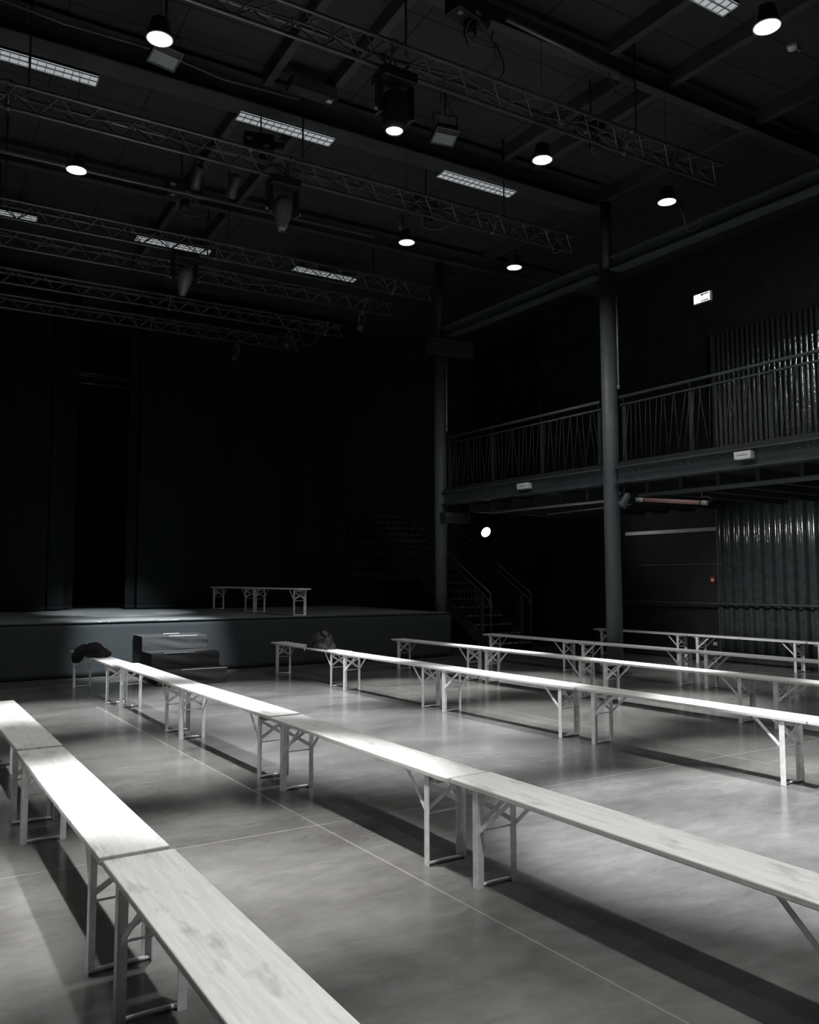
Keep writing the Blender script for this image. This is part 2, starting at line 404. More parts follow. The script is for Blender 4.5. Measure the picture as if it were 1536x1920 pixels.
# added lamp beyond the right frame edge, there to brighten the upper cladding
t = thing('added_balcony_lamp', 'added unseen lamp over the balcony beyond the right edge of the picture', 'lamp', bp(.9, -5.6, 6.6), BA)
MB().lathe([(.05, .14), (.08, .12), (.10, .03), (.11, .0), (.10, .0), (.09, .03)], 24).obj('housing', 'fixture', t)
MB().lathe([(0, .002), (.092, .002)], 24).obj('diffuser', 'lamp_on', t)
MB().tube([(0, 0, .13), (0, 0, CZ-6.605)], .006, 6).obj('drop_rod', 'fixture', t)
spot(t, 'added_balcony_light', 190, 72, .9, (0, 0, -.1), (2.6, 5.3, -1.7), .07)

# horizontal rails on the side wall
rod('wall_bar', 'steel', bp(WW-.22, 4.5, .985), bp(WW-.22, -8, 1.0), .022, 'long low tubular bar running along the side wall', 'bar')
for z, v0, v1, th, mm, lb in ((2.41, 3.1, .84, .035, 'grey_metal', 'pale metal batten across the side wall, left of the cladding'), (1.735, 2.75, .84, .012, 'steel', 'thin dark batten across the side wall below the pale batten')):
    t = MB().box((-.03, 0, -th), (0, v0-v1, th)).box((-.036, 0, -th), (-.03, v0-v1, -th*.7)).obj('wall_batten', mm, loc=bp(WW, v1, z), rot=(0, 0, BA))
    tag(t, lb, 'batten', 'battens on the side wall')
    m = MB()
    for q in (.62, 1.2, 1.8): m.tube([(-.03, q, 0), (-.036, q, 0)], .009, 8)
    m.obj('screw', 'fixture', t)
t = MB().box((-.03, 0, -.04), (0, 6, .04)).obj('wall_batten', 'steel_dark', loc=bp(WW, -.2, .93), rot=(0, 0, BA)); tag(t, 'dark batten just beneath the low bar on the side wall', 'batten', 'battens on the side wall')
t = thing('fire_call_point', 'small red fire call point on the side wall, left of the cladding', 'alarm', bp(WW, .96, 1.44), BA)
MB().box((-.05, -.055, -.06), (0, .055, .06)).obj('housing', 'red', t, bevel=.005)
MB().box((-.053, -.03, -.03), (-.05, .03, .02)).obj('push_plate', 'white_plastic', t)
t = thing('wall_socket', 'small grey socket box low on the side wall behind the far bench row', 'socket', bp(WW, .95, .22), BA)
MB().box((-.04, -.045, -.04), (0, .045, .04)).obj('box', 'grey_metal', t, bevel=.004)
MB().box((-.046, -.035, -.02), (-.04, .035, .02)).obj('cover', 'white_plastic', t)

# pink sleeved tube light and the spotlight clamped beside the column
p0 = bp(.0, -.5, 2.665); p1 = bp(.0, -1.75, 2.52); d = p1-p0
t = thing('tube_light', 'pinkish fluorescent tube hanging under the balcony beside the nearer column', 'light', p0)
MB().tube([d*.12, d*.92], .031, 16).obj('tube', 'pink', t)
MB().tube([(0, 0, 0), d*.12], .033, 14).obj('end_cap', 'grey_metal', t)
MB().tube([d*.92, d], .033, 14).obj('end_cap', 'grey_metal', t)
MB().tube([d*.115, d*.128], .036, 14).tube([d*.915, d*.928], .036, 14).obj('clip', 'fixture', t)
MB().tube([d+Vector((0, 0, 0)), d+Vector((.02, -.08, .04)), d+Vector((0, -.02, .09)), d*.93+Vector((0, 0, .08)), d*.93+Vector((0, 0, .16))], .004, 6).obj('cord', 'cable', t)
t = thing('spotlight', 'small dark spotlight clamped under the balcony right of the nearer column', 'spotlight', bp(-.05, -.3, 2.66), BA)
T = Matrix.Rotation(math.radians(200), 4, 'X') @ Matrix.Rotation(math.radians(-25), 4, 'Y')
MB().lathe([(.03, -.13), (.055, -.10), (.06, 0), (.075, .08), (.075, .10), (.062, .10), (.055, .06)], 20, T).obj('can', 'steel', t)
MB().lathe([(.0, .061), (.056, .061)], 20, T).obj('lens', 'grey_metal', t)
spot(t, 'spotlight_beam', LIGHT['under'], 120, 1, (.12, -.05, -.12), (2.6, -1.2, -2.6), .06)
MB().tube([(-.09, 0, 0), (-.09, 0, .12), (.09, 0, .12), (.09, 0, 0)], .008, 6).tube([(0, 0, .12), (.03, .02, .28)], .012, 6).obj('yoke', 'fixture', t)

# beam ends bolted to the far column
for wdt, x0, z0, z1, lb in ((1.03, 8.58, 5.98, 6.29, 'black rectangular box at the top of the far column'), (.62, 8.88, 2.56, 2.78, 'dark rectangular box low on the far column, under the balcony')):
    t = thing('column_box', lb, 'box', (x0, 13.75, z0), 0, 'boxes on the far column')
    MB().box((0, 0, 0), (wdt, .18, z1-z0)).obj('body', 'steel_dark', t, bevel=.006)
    MB().tube([(.07, -.01, .16), (.07, .0, .16)], .018, 10).obj('stud', 'grey_metal', t)

# ================================================================ STAIRS beneath the balcony
t = thing('metal_staircase', 'dark metal staircase rising behind the far column to the balcony', 'staircase', (9.85, 13.45, 0))
sw = 1.02; rise, run, ns = .171, .315, 18
def slope(y): return y*rise/run
for x, nm in ((0, 0), (sw, 1)):
    yl = ns*run
    MB().prism([(x-.012, 0, 0), (x-.012, .28, 0), (x-.012, yl, slope(yl)-.16), (x-.012, yl, slope(yl)+.10), (x-.012, 0, .11)], (.024, 0, 0)).obj('stringer', 'stair', t)
for i in range(ns):
    z = rise*(i+1); y = run*i+.05
    tr = MB().box((.012, y, z-.03), (sw-.012, y+.27, z)).obj('tread', 'stair', t)
    m = MB()
    for k in range(6):
        x = .07+k*(sw-.14)/5.6; m.box((x, y-.003, z-.002), (x+.07, y+.05, z+.003))
    m.obj('grip_strip', 'dash', tr)
for x in (0, sw):
    for off, r in ((1.10, .019), (.93, .012)):
        pts = [(x, .12, off-.02), (x, .25, slope(.25)+off+.02), (x, ns*run, slope(ns*run)+off)] if off < 1 else [(x, .12, slope(.12)+off), (x, ns*run, slope(ns*run)+off)]
        MB().tube(pts, r, 8).obj('handrail' if off > 1 else 'mid_rail', 'steel', t)
    MB().tube([(x, .12, 0), (x, .12, slope(.12)+1.10)], .017, 8).obj('newel_post', 'stair', t)
    MB().box((x-.02, .38, .15), (x+.02, .47, slope(.42)+.95)).obj('post', 'stair', t)
    for k in range(38):
        y = .55+k*.125
        if y > ns*run-.05: break
        d_ = random.uniform(-.03, .03)
        MB().tube([(x, y-d_, slope(y-d_)+.05), (x, y+d_, slope(y+d_)+.93)], .006, 6).obj('baluster', 'stair', t)

# lamp over the stairs
LP = Vector((10.45, 14.57, 2.47))
t = thing('stair_lamp', 'round white lamp shining over the staircase beneath the balcony', 'lamp', LP)
aim = (Vector((0, 0, 1.476))-LP); aim = (aim.normalized()+Vector((.55, .15, -.25))).normalized()
T = aim.to_track_quat('Z', 'Y').to_matrix().to_4x4()
MB().lathe([(.05, -.16), (.09, -.12), (.12, 0), (.128, .01), (.128, .02), (.112, .02)], 28, T).obj('housing', 'fixture', t)
MB().lathe([(0, .024), (.112, .024)], 28, T).obj('diffuser', 'stair_on', t)
MB().tube([(0, 0, 0), (0, 0, .3)], .01, 8, Matrix.Translation(-aim*.08)).obj('stem', 'fixture', t)
ld = bpy.data.lights.new('stair_lamp_light', 'SPOT'); ld.energy = LIGHT['stair']; ld.spot_size = math.radians(75); ld.spot_blend = 1; ld.shadow_soft_size = .1
lo = bpy.data.objects.new('stair_lamp_light', ld); S.collection.objects.link(lo); lo.parent = t; lo.location = aim*.05
lo.rotation_euler = Vector((3.0, -5.6, .1)).to_track_quat('-Z', 'Y').to_euler()

# ================================================================ STAGE
SZ, SY = .82, 13.3
t = thing('stage', 'low black stage with a cloth skirt across the far end', 'stage', (1.0, SY, 0))
MB().box((-7.9, .0, SZ-.06), (7.72, 10.5, SZ)).obj('deck', 'stage_top', t)
def skirt_fn(u, v):
    x = -7.9+15.62*u; z = .012+(SZ-.014-.012)*v
    yy = -.012 - .010*math.sin(x*3.1+math.sin(x*1.7)*2)*(1-v) - .02*(1-v)**3*math.sin(x*7.3)
    return (x, yy, z)
MB().grid(260, 10, skirt_fn).obj('skirt', 'skirt', t, solid=.006)
MB().box((7.66, 0, 0), (7.72, 10.5, SZ-.07)).obj('end_panel', 'skirt', t)
MB().box((-7.9, -.03, SZ-.012), (7.72, 0, SZ+.002)).obj('front_edge', 'steel_dark', t)
tag(MB().tube([(7.0-1.2*k/10, 0, 0) if False else ((-1.0+2.2*k/10), .01*math.sin(k), .004+0.012*(k == 10)) for k in range(11)], .006, 6).obj('cable', 'cable', loc=(7.4, SY+.12, SZ+.003)), 'thin pale cable lying along the front edge of the stage', 'cable')

# drapes
def drape(x0, x1, y, z0, z1, label, amp=.055, freq=9., seed=0, lean=0.):
    rnd = random.Random(seed); ph = [rnd.uniform(0, 6) for _ in range(4)]
    t = thing('stage_curtain', label, 'curtain', (x0, y, z0), 0, 'black stage drapes')
    L_ = x1-x0
    def fn(u, v):
        x = L_*u; k = .35+.65*(1-v)
        yy = amp*k*(math.sin(x*freq+ph[0])+.5*math.sin(x*freq*2.3+ph[1])+.35*math.sin(x*freq*.41+ph[2]+v*.8))
        return (x+lean*(1-v)*.02*math.sin(x*3), yy, (z1-z0)*v)
    MB().grid(max(30, int(L_*40)), 14, fn).obj('drape', 'curtain', t, solid=.008)
    MB().grid(max(30, int(L_*40)), 1, lambda u, v: (L_*u, fn(u, .0)[1]-.006, .015+.05*v)).obj('hem', 'curtain', t, solid=.004)
    MB().tube([(-.05, 0, z1-z0+.03), (L_+.05, 0, z1-z0+.03)], .024, 8).obj('track', 'steel_dark', t)
CTOP = 7.7
drape(-6.4, 2.15, 18.2, SZ+.02, CTOP, 'wide black drape hanging at the left of the stage', seed=3, freq=2.6)
drape(2.20, 2.52, 18.34, SZ+.02, CTOP, 'narrow black drape at the left edge of the stage opening', seed=5, amp=.05, freq=8)
drape(2.49, 2.76, 18.75, SZ+.02, CTOP, 'slim black drape set back at the left of the stage opening', seed=9, amp=.03, freq=12)
drape(3.76, 3.98, 18.45, SZ+.02, CTOP, 'narrow black drape at the right edge of the stage opening', seed=12, amp=.04, freq=16)
drape(3.96, 8.8, 18.2, SZ+.02, CTOP, 'wide black drape hanging across the right of the stage', seed=21, freq=3.4)
drape(-6.4, 8.8, 22.6, SZ+.02, CTOP, 'black backdrop far behind the stage opening', seed=30, amp=.03, freq=3)

# covered stage steps
t = thing('stage_steps', 'three cloth-covered steps set against the front of the stage', 'steps', (2.84, 11.67, 0))
XR = .98
steps = [(0, 1.6, .205), (.38, 1.6, .41), (.98, 1.6, .615)]
prof = [(0, 0), (0, .205), (.38, .205), (.38, .41), (.98, .41), (.98, .615), (1.58, .615), (1.58, 0)]
MB().prism([(.01, y+.01, max(z-.008, 0)) for y, z in prof], (XR-.02, 0, 0)).obj('side_panel', 'jacket', t)
for i, (y0, zb, zt, off) in enumerate(((0, .0, .205, .0), (.38, .205, .41, -.02), (.98, .41, .615, -.02))):
    rnd = random.Random(i+4); ph = [rnd.uniform(0, 6) for _ in range(5)]
    def fn(u, v):
        x = XR*u; z = zb+(zt-zb)*v
        e = 4*v*(1-v)
        yy = -.010*e*math.sin(7*x*(.6+.4*v)+ph[0]+5*v) - .004*e*math.sin(15*x+9*v+ph[1]) - .003*(1-v)*math.sin(23*x+ph[2])
        return (x, y0-.008+yy-.02*(1-v)*(i > 0), z)
    MB().grid(50, 14, fn).obj('cloth_riser', 'cloth', t, solid=.004)
    y1 = (.38, .98, 1.58)[i]
    def fn2(u, v):
        x = XR*u; y = y0-.008+(y1-y0)*v
        return (x, y, zt+.002*math.sin(9*x+ph[3])+.002)
    MB().grid(30, 8, fn2).obj('cloth_tread', 'cloth', t, solid=.004)
for x0, x1, y, z, lb in ((0.33, XR, -.013, .209, 1), (.18, .62, .36, .412, 1), (.42, .66, 1.40, .621, 1), (.40, .82, .965, .612, 1)):
    MB().box((x0, y, z), (x1, y+.014, z+.007)).obj('edge_strip', 'tape', t)
for x, wd, y in ((4.02-.78, .30, 13.275), (2.33, .05, 13.275), (2.48, .03, 13.275)):
    t = MB().box((0, 0, 0), (wd, .02, .004)).obj('tape_strip', 'tape', loc=(x, y, SZ+.002)); tag(t, 'short strip of white tape on the front edge of the stage', 'tape', 'white tape on the stage edge')

# ================================================================ BENCHES
SEAT_Z = .48; SL, SWD = 2.178, .255; SEP = 1.8; LW = .238
def make_bench():
    r = thing('trestle_bench', 'x', 'bench', (0, 0, 0), 0, 'white trestle benches set end to end in rows')
    st = MB().box((-SWD/2, -SL/2, SEAT_Z-.026), (SWD/2, SL/2, SEAT_Z)).obj('seat', 'seat', r, bevel=.005)
    for sy in (-1, 1):
        MB().box((-.105, sy*SEP/2-.045+.035*sy, SEAT_Z-.052), (.105, sy*SEP/2+.045+.035*sy, SEAT_Z-.0262)).obj('batten', 'batten', st)
    for sy in (-1, 1):
        f = thing_part('leg_frame', r, (0, sy*SEP/2, 0))
        zt = SEAT_Z-.028
        for sx in (-1, 1):
            xo = sx*LW/2; m = MB()
            # angle-iron leg: one flange along the bench, one across it
            m.box((min(xo, xo-sx*.004), -.021, 0), (max(xo, xo-sx*.004), .021, zt))
            m.box((min(xo-sx*.0042, xo-sx*.033), -sy*.021-.002, 0), (max(xo-sx*.0042, xo-sx*.033), -sy*.021+.002, zt))
            m.obj('leg', 'legs', f)
            MB().bar((xo-sx*.012, -sy*.015, .265), (xo-sx*.03, -sy*.235, zt), .020, .006, (1, 0, 0)).obj('folding_strut', 'legs', f)
        m = MB(); n = 10
        m.tube([(-LW/2+.004+(LW-.008)*i/n, 0, .009+.004*math.sin(PI*i/n)) for i in range(n+1)], .0085, 8)
        m.obj('foot_bar', 'legs', f)
        MB().tube([(-LW/2+.004, 0, .262), (LW/2-.004, 0, .262)], .005, 6).obj('stretcher', 'legs', f)
        MB().bar((-LW/2+.006, -.004, .285), (LW/2-.006, -.004, zt-.03), .0045, .023, (0, 0, 1)).bar((-LW/2+.006, .004, zt-.03), (LW/2-.006, .004, .285), .0045, .023, (0, 0, 1)).obj('cross_brace', 'legs', f)
        MB().bar((-LW/2+.006, 0, zt-.018), (LW/2-.006, 0, zt-.018), .006, .03).obj('top_plate', 'legs', f)
    return r
def thing_part(name, parent, loc):
    o = bpy.data.objects.new(name, None); S.collection.objects.link(o); o.empty_display_size = .05
    o.parent = parent; o.location = loc; return o
proto = make_bench()
ROWS = {
 'A': [(0.608, 6.536, .0352), (0.679, 4.300, .0336), (0.753, 2.078, .030)],
 'B': [(2.0, 11.285, .0585), (2.17, 9.106, .0368), (2.276, 6.889, .0594), (2.378, 4.656, .047), (2.499, 2.469, .0483)],
 'C': [(4.953, 11.344, .0501), (5.057, 9.135, .0713), (5.217, 6.952, .0761), (5.405, 4.77, .0768), (5.565, 2.585, .0703)],
 'D': [(6.927, 10.964, .0825), (7.11, 8.782, .0775), (7.29, 6.60, .0797), (7.468, 4.42, .0794)],
 'E': [(8.915, 11.167, .0805), (9.105, 8.985, .0844), (9.30, 6.80, .0803)],
 'F': [(11.691, 11.321, .0691), (11.862, 9.141, .0693), (12.016, 6.95, .0689)],
 'S': [(5.60, 16.72, .05), (5.72, 14.54, .05)]}
RN = {'A': 'leftmost row', 'B': 'second row from the left', 'C': 'third row from the left', 'D': 'fourth row from the left', 'E': 'fifth row, just in front of the thick column', 'F': 'rearmost row, along the side wall'}
LB = {
 ('A', 0): 'farther white bench of the leftmost row, cut off by the left edge', ('A', 1): 'brightly lit white bench in the middle of the leftmost row', ('A', 2): 'nearest white bench at the bottom left, its worn planks filling the corner',
 ('B', 0): 'white bench with a black jacket on it, at the far end of its row', ('B', 1): 'white bench just in front of the covered stage steps', ('B', 2): 'white bench midway along the row that starts at the black jacket',
 ('B', 3): 'white bench in the centre foreground, fourth from the black jacket', ('B', 4): 'large bluish-white bench running out at the lower right edge',
 ('C', 0): 'white bench with a dark backpack on it', ('C', 1): 'white bench next after the one carrying the backpack', ('C', 2): 'white bench third along the backpack row, in the middle distance',
 ('C', 3): 'white bench of the backpack row reaching the right edge', ('C', 4): 'white bench beyond the right edge, last of the backpack row',
 ('D', 0): 'far end bench of the row right of the backpack row', ('D', 1): 'second bench of the row right of the backpack row', ('D', 2): 'third bench of the row right of the backpack row', ('D', 3): 'bench at the right edge, last of the row right of the backpack row',
 ('E', 0): 'white bench whose far end stands before the staircase', ('E', 1): 'white bench passing just in front of the thick column', ('E', 2): 'white bench at the right edge in the row before the thick column',
 ('F', 0): 'rearmost white bench with its end behind the thick column', ('F', 1): 'rearmost white bench in front of the corrugated cladding', ('F', 2): 'end of a white bench at the right edge in the rearmost row',
 ('S', 0): 'farther of two grey-lit benches standing on the stage', ('S', 1): 'nearer of two grey-lit benches standing on the stage'}
first = True
for rk, lst in ROWS.items():
    for i, (x, y, a) in enumerate(lst):
        o = proto if first else copy_tree(proto); first = False
        o.location = (x, y, SZ if rk == 'S' else 0); o.rotation_euler = (0, 0, a)
        o['label'] = LB[(rk, i)]; o['group'] = 'benches on the stage' if rk == 'S' else 'white trestle benches in the '+RN[rk]

# black jacket thrown over the end of the second row
from mathutils import noise as mn
t = thing('jacket', 'black jacket thrown in a heap over the end of a bench', 'jacket', (1.97, 11.62, SEAT_Z), .06)
def blob(cx, cy, rx, ry, h, seed, nz=.25, z0=0., nu=40, nv=18):
    m = MB()
    def fn(u, v):
        a = 2*PI*u; q = v*PI/2
        r = math.cos(q); zz = math.sin(q)
        d_ = 1+nz*mn.noise(Vector((math.cos(a)*r*2.2+seed, math.sin(a)*r*2.2, zz*2.2)))*1.6
        return (cx+rx*r*math.cos(a)*d_, cy+ry*r*math.sin(a)*d_, z0+h*zz*d_+.002)
    return m.grid(nu, nv, fn)
m = blob(.0, -.18, .14, .40, .16, 3., nz=.13); m.obj('body', 'jacket', t)
def slv(pts, rad, nm, mt, par):
    m = MB(); P = [Vector(p) for p in pts]; m.tube(P, rad, 14)
    for i, q in enumerate(m.v): q += Vector((mn.noise(q*14), mn.noise(q*14+Vector((5, 0, 0))), mn.noise(q*14+Vector((0, 5, 0)))))*.012
    return m.obj(nm, mt, par)
slv([(-.02, -.02, .085), (-.09, .0, .08), (-.145, .0, .04), (-.185, .0, -.03), (-.19, .02, -.09)], [.05, .075, .08, .075, .045], 'sleeve', 'jacket', t)
slv([(.0, -.40, .06), (.06, -.48, .05), (.09, -.55, .04)], [.05, .05, .03], 'collar', 'jacket', t)

# backpack
t = thing('backpack', 'dark slumped backpack lying on a bench', 'bag', (4.985, 10.90, SEAT_Z), .06)
def bag(u, v):
    a = 2*PI*u; q = v*PI/2; r = math.cos(q)**.7; zz = math.sin(q)
    d_ = 1+.28*mn.noise(Vector((math.cos(a)*r*2+7, math.sin(a)*r*2, zz*2)))
    return (.125*r*math.cos(a)*d_, .22*r*math.sin(a)*d_+.03*zz, .215*zz*d_+.002)
MB().grid(44, 20, bag).obj('body', 'bag', t)
slv([(-.10, .20, .03), (-.11, .16, .10), (-.09, .10, .17), (-.03, .02, .20)], [.02, .028, .03, .02], 'shoulder_strap', 'bag', t)
slv([(-.08, -.12, .17), (-.125, -.06, .13), (-.13, .02, .12), (-.12, .08, .17)], [.012, .016, .016, .012], 'front_strap', 'bag_dark', t)
slv([(-.02, -.15, .19), (-.05, -.10, .225), (-.04, .0, .22)], [.03, .035, .02], 'top_flap', 'bag', t)
MB().tube([(-.10, -.19, .10), (-.13, -.27, .04), (-.13, -.34, .012)], .009, 6).obj('loose_strap', 'bag', t)
slv([(-.10, .16, .05), (-.10, .24, .03), (-.12, .32, .012)], [.05, .035, .015], 'side_pocket', 'bag_dark', t)
MB().box((-.145, .325, -.05), (-.137, .345, .045)).obj('strap_tab', 'white_plastic', t)

# ================================================================ CEILING STRUCTURE
t = ibeam(MB(), 0, 16.2, 0, .38, .34, .02, .02).obj('roof_girder', 'girder', loc=(9.40, 9.93, 7.53), rot=(0, 0, PI/2)); tag(t, 'wide dark roof girder running left from the top of the thick column', 'girder', 'roof girders')
t = ibeam(MB(), 0, 19.6, 0, .26, .13, .016, .012).obj('roof_girder', 'girder', loc=(12.6, 7.1, 7.62), rot=(0, 0, PI/2)); tag(t, 'narrow roof girder crossing near the top right of the ceiling', 'girder', 'roof girders')
t = ibeam(MB(), 0, 19.6, 0, .26, .13, .016, .012).obj('roof_girder', 'girder', loc=(12.6, 13.2, 7.62), rot=(0, 0, PI/2)); tag(t, 'narrow roof girder above the front edge of the stage', 'girder', 'roof girders')
for x, y0, y1, lb in ((3.58, 7.2, 9.7, 'dark roof joist meeting the girder, left of the pair'), (4.38, 7.2, 9.7, 'dark roof joist meeting the girder, right of the pair'),
                  (3.50, 10.2, 17, 'dark roof joist beyond the girder, left of the pair'), (4.38, 10.2, 17, 'dark roof joist beyond the girder, right of the pair'),
                  (7.45, -2, 7.0, 'dark roof joist at the top right, left of the round ceiling sensor'), (7.5, 7.2, 9.7, 'dark roof joist between the two girders on the right'), (8.3, 3, 9.7, 'dark roof joist nearest the high edge beam'), (10.1, 2, 14.5, 'dark roof joist above the balcony')):
    t = MB().box((-.05, 0, 0), (.05, y1-y0, .2)).obj('roof_joist', 'girder', loc=(x, y0, CZ-.205), rot=(0, 0, 0 if x < 7 else .055)); tag(t, lb, 'joist', 'roof joists')

# trusses
def truss(y, x0, x1, zb, label):
    t = thing('lighting_truss', label, 'truss', (x0, y, zb), 0, 'lighting trusses')
    L_ = x1-x0; a, h = .125, .21
    ch = [(0, 0), (-a, h), (a, h)]
    for cy, cz in ch:
        MB().tube([(0, cy, cz), (L_, cy, cz)], .021, 8).obj('chord', 'truss', t)
    n = int(L_/.42); s = L_/n
    for (y0, z0), (y1, z1) in (((0, 0), (-a, h)), ((0, 0), (a, h)), ((-a, h), (a, h))):
        m = MB()
        for i in range(n):
            xa = i*s; m.tube([(xa, y0, z0), (xa+s/2, y1, z1)], .008, 5, caps=False); m.tube([(xa+s/2, y1, z1), (xa+s, y0, z0)], .008, 5, caps=False)
        m.obj('lattice', 'truss', t)
    for x in [k for k in (1.9, 5.2, 8.4, 11.6) if k < L_]:
        m = MB(); [(m.tube([(x-.03, ch[i][0], ch[i][1]), (x+.03, ch[i][0], ch[i][1])], .032, 8), m.tube([(x, *ch[i]), (x, *ch[(i+1) % 3])], .012, 6)) for i in range(3)]; m.obj('coupler', 'truss', t)
        MB().tube([(x+.2, 0, h), (x+.2, 0, CZ-zb-.01)], .012, 6).obj('hanger', 'fixture', t)
    return t
TR = [(6.87, 'nearest lighting truss at the top of the picture'), (9.50, 'second lighting truss, beyond the wide girder'), (12.50, 'third lighting truss, in front of the stage'), (13.62, 'fourth lighting truss, above the stage front'), (15.35, 'fifth lighting truss, above the stage'), (16.80, 'rearmost lighting truss, lowest in view')]
for (y, lb), x1 in zip(TR, (8.6, 8.5, 7.8, 7.6, 7.4, 7.0)): truss(y, -4.6, x1, 6.50, lb)
truss(20.5, 2.3, 4.3, 6.08, 'short stretch of truss glimpsed at the top of the stage opening')
rod('lighting_bar', 'truss', (-3, 10.62, 6.52), (5.6, 10.55, 6.52), .02, 'single thin bar hung between the second and third trusses', 'bar')
rod('lighting_bar', 'truss', (5.05, 6.58, 7.3), (7.0, 6.70, 7.3), .028, 'single grey bar high at the upper right with a cable end', 'bar')

# ---------------------------------------------------------------- round house lights
LL = ['round white downlight near the top left, just beside a square floodlight', 'round white downlight at the far left, beyond the second truss', 'largest round white downlight, at the top right corner',
      'round white downlight in the upper right, between the narrow girder and the column', 'round white downlight right of the thick column top', 'round white downlight in the centre, beyond the second truss', 'round white downlight just above the high edge beam, left of the thick column',
      'round downlight above the upper edge of the picture', 'round downlight beyond the right edge of the picture', 'round downlight behind the camera on the left', 'round downlight behind the camera on the right',
      'round downlight beyond the left edge, nearest the camera', 'round downlight beyond the left edge, in line with the nearest truss', 'round downlight beyond the left edge, in line with the second truss']
lamp0 = None
for (x, y), lb in zip(LAMP_SPOTS, LL):
    if lamp0 is None:
        t = lamp0 = thing('downlight', lb, 'light', (x, y, LAMP_Z), 0, 'round downlights')
        MB().lathe([(.05, .17), (.075, .155), (.10, .04), (.118, .0), (.118, -.012), (.105, -.012), (.10, .0), (.09, .05)], 32).obj('housing', 'fixture', t)
        MB().lathe([(0, -.002), (.104, -.002)], 32).obj('lens', 'lamp_on', t)
        MB().lathe([(.107, -.016), (.119, -.016), (.119, -.011), (.107, -.011), (.107, -.016)], 32).obj('rim', 'grey_metal', t)
        MB().tube([(0, 0, .16), (0, 0, CZ-LAMP_Z-.005)], .003, 6).obj('drop_rod', 'fixture', t)
        spot(t, 'downlight_beam', LIGHT['pool'], 26, .75, (0, 0, -.02), (0, 0, -1))
        spot(t, 'downlight_spill', LIGHT['spill'], 156, 1, (0, 0, -.03), (0, 0, -1))
        spot(t, 'downlight_glow', LIGHT['glow'], 176, .4, (0, 0, -.03), (0, 0, -1))
    else:
        t = copy_tree(lamp0); t.location = (x, y, LAMP_Z); t['label'] = lb
        if y == 1.6:                                           # this one is dimmer and wider
            for c in [k for k in bpy.data.objects if k.parent == t and k.type == 'LIGHT' and k.name.startswith('downlight_beam')]:
                c.data = c.data.copy(); c.data.energy = 1150; c.data.spot_size = math.radians(58)

# ---------------------------------------------------------------- moving heads
def head(x, y, lb, aim, lit, lamp=None, grey=True):
    t = thing('moving_head_light', lb, 'stage light', (x, y, 6.0), 0, 'moving head lights under the trusses')
    MB().box((-.19, -.14, .36), (.19, .14, .47)).obj('base', 'fixture', t, bevel=.015)
    MB().box((-.12, -.03, .47), (-.08, .03, .52)).box((.08, -.03, .47), (.12, .03, .52)).obj('clamp', 'chrome', t)
    for s_ in (-1, 1):
        MB().box((min(s_*.15, s_*.20), -.055, .02), (max(s_*.15, s_*.20), .055, .37)).obj('yoke_arm', 'fixture', t, bevel=.012)
        MB().tube([(s_*.20, 0, .07), (s_*.225, 0, .07)], .022, 12).obj('pivot_knob', 'grey_metal', t)
    d_ = Vector(aim).normalized(); T = Matrix.Translation((0, 0, .08)) @ d_.to_track_quat('Z', 'Y').to_matrix().to_4x4()
    if grey: pr_ = [(.05, -.19), (.09, -.17), (.115, -.10), (.118, -.02), (.10, .08), (.06, .22), (.045, .26), (.032, .26)]
    else: pr_ = [(.06, -.20), (.11, -.18), (.135, -.10), (.14, .02), (.12, .14), (.095, .20), (.088, .20), (.08, .17)]
    MB().lathe(pr_, 28, T).obj('barrel', 'barrel' if grey else 'fixture', t)
    MB().lathe([(0, .262 if grey else .19), (.03 if grey else .082, .262 if grey else .19)], 24, T).obj('lens', 'lens_on' if lit else 'glass_grey', t)
    if lamp:
        e, ang, bl = lamp
        spot(t, 'moving_head_beam', e, ang, bl, Vector((0, 0, .08))+d_*.30, d_, .05, (.97, .99, 1))
    return t
head(3.87, 6.87, 'black moving head light with a bright lens under the nearest truss', (-.02, 0, -1), True, (LIGHT['head'], 42, .9), False)
head(3.74, 9.50, 'moving head light with a grey tapering barrel under the second truss', (-.05, .04, -1), False, (LIGHT['head'], 42, .9))
head(3.32, 12.50, 'moving head light with a grey tapering barrel above the stage front', (-.05, .30, -1), False, (LIGHT['stage'], 32, .9))
head(4.15, 3.5, 'moving head light above the upper edge of the picture', (.02, -.03, -1), False, (LIGHT['head'], 33, .55), False)

# ---------------------------------------------------------------- louvred fluorescent fittings
def troffer(x0, y, z, lb, x1=None):
    t = thing('louvre_light', lb, 'light', (x0, y, z), 0, 'unlit louvred ceiling lights with a faint added glow')
    L_ = 1.36 if x1 is None else x1-x0; W_ = .21
    MB().box((0, -W_/2-.004, .022), (L_, W_/2+.004, .07)).obj('housing', 'fixture', t)
    MB().box((.002, -W_/2, .014), (L_-.002, W_/2, .0215)).obj('reflector', 'louvre', t)
    MB().box((0, -W_/2, 0), (L_, -W_/2+.008, .02)).box((0, W_/2-.008, 0), (L_, W_/2, .02)).box((0, -W_/2, 0), (.012, W_/2, .02)).box((L_-.012, -W_/2, 0), (L_, W_/2, .02)).obj('frame', 'white_plastic', t)
    m = MB(); n = 14
    for i in range(1, n): m.box((L_*i/n-.003, -W_/2+.008, .001), (L_*i/n+.003, W_/2-.008, .02))
    m.box((.012, -.006, .0), (L_-.012, .006, .02)).obj('louvre', 'grey_metal', t)
    MB().tube([(L_*.2, 0, .07), (L_*.2, 0, CZ-z-.01)], .006, 6).tube([(L_*.8, 0, .07), (L_*.8, 0, CZ-z-.01)], .006, 6).obj('hanger', 'fixture', t)
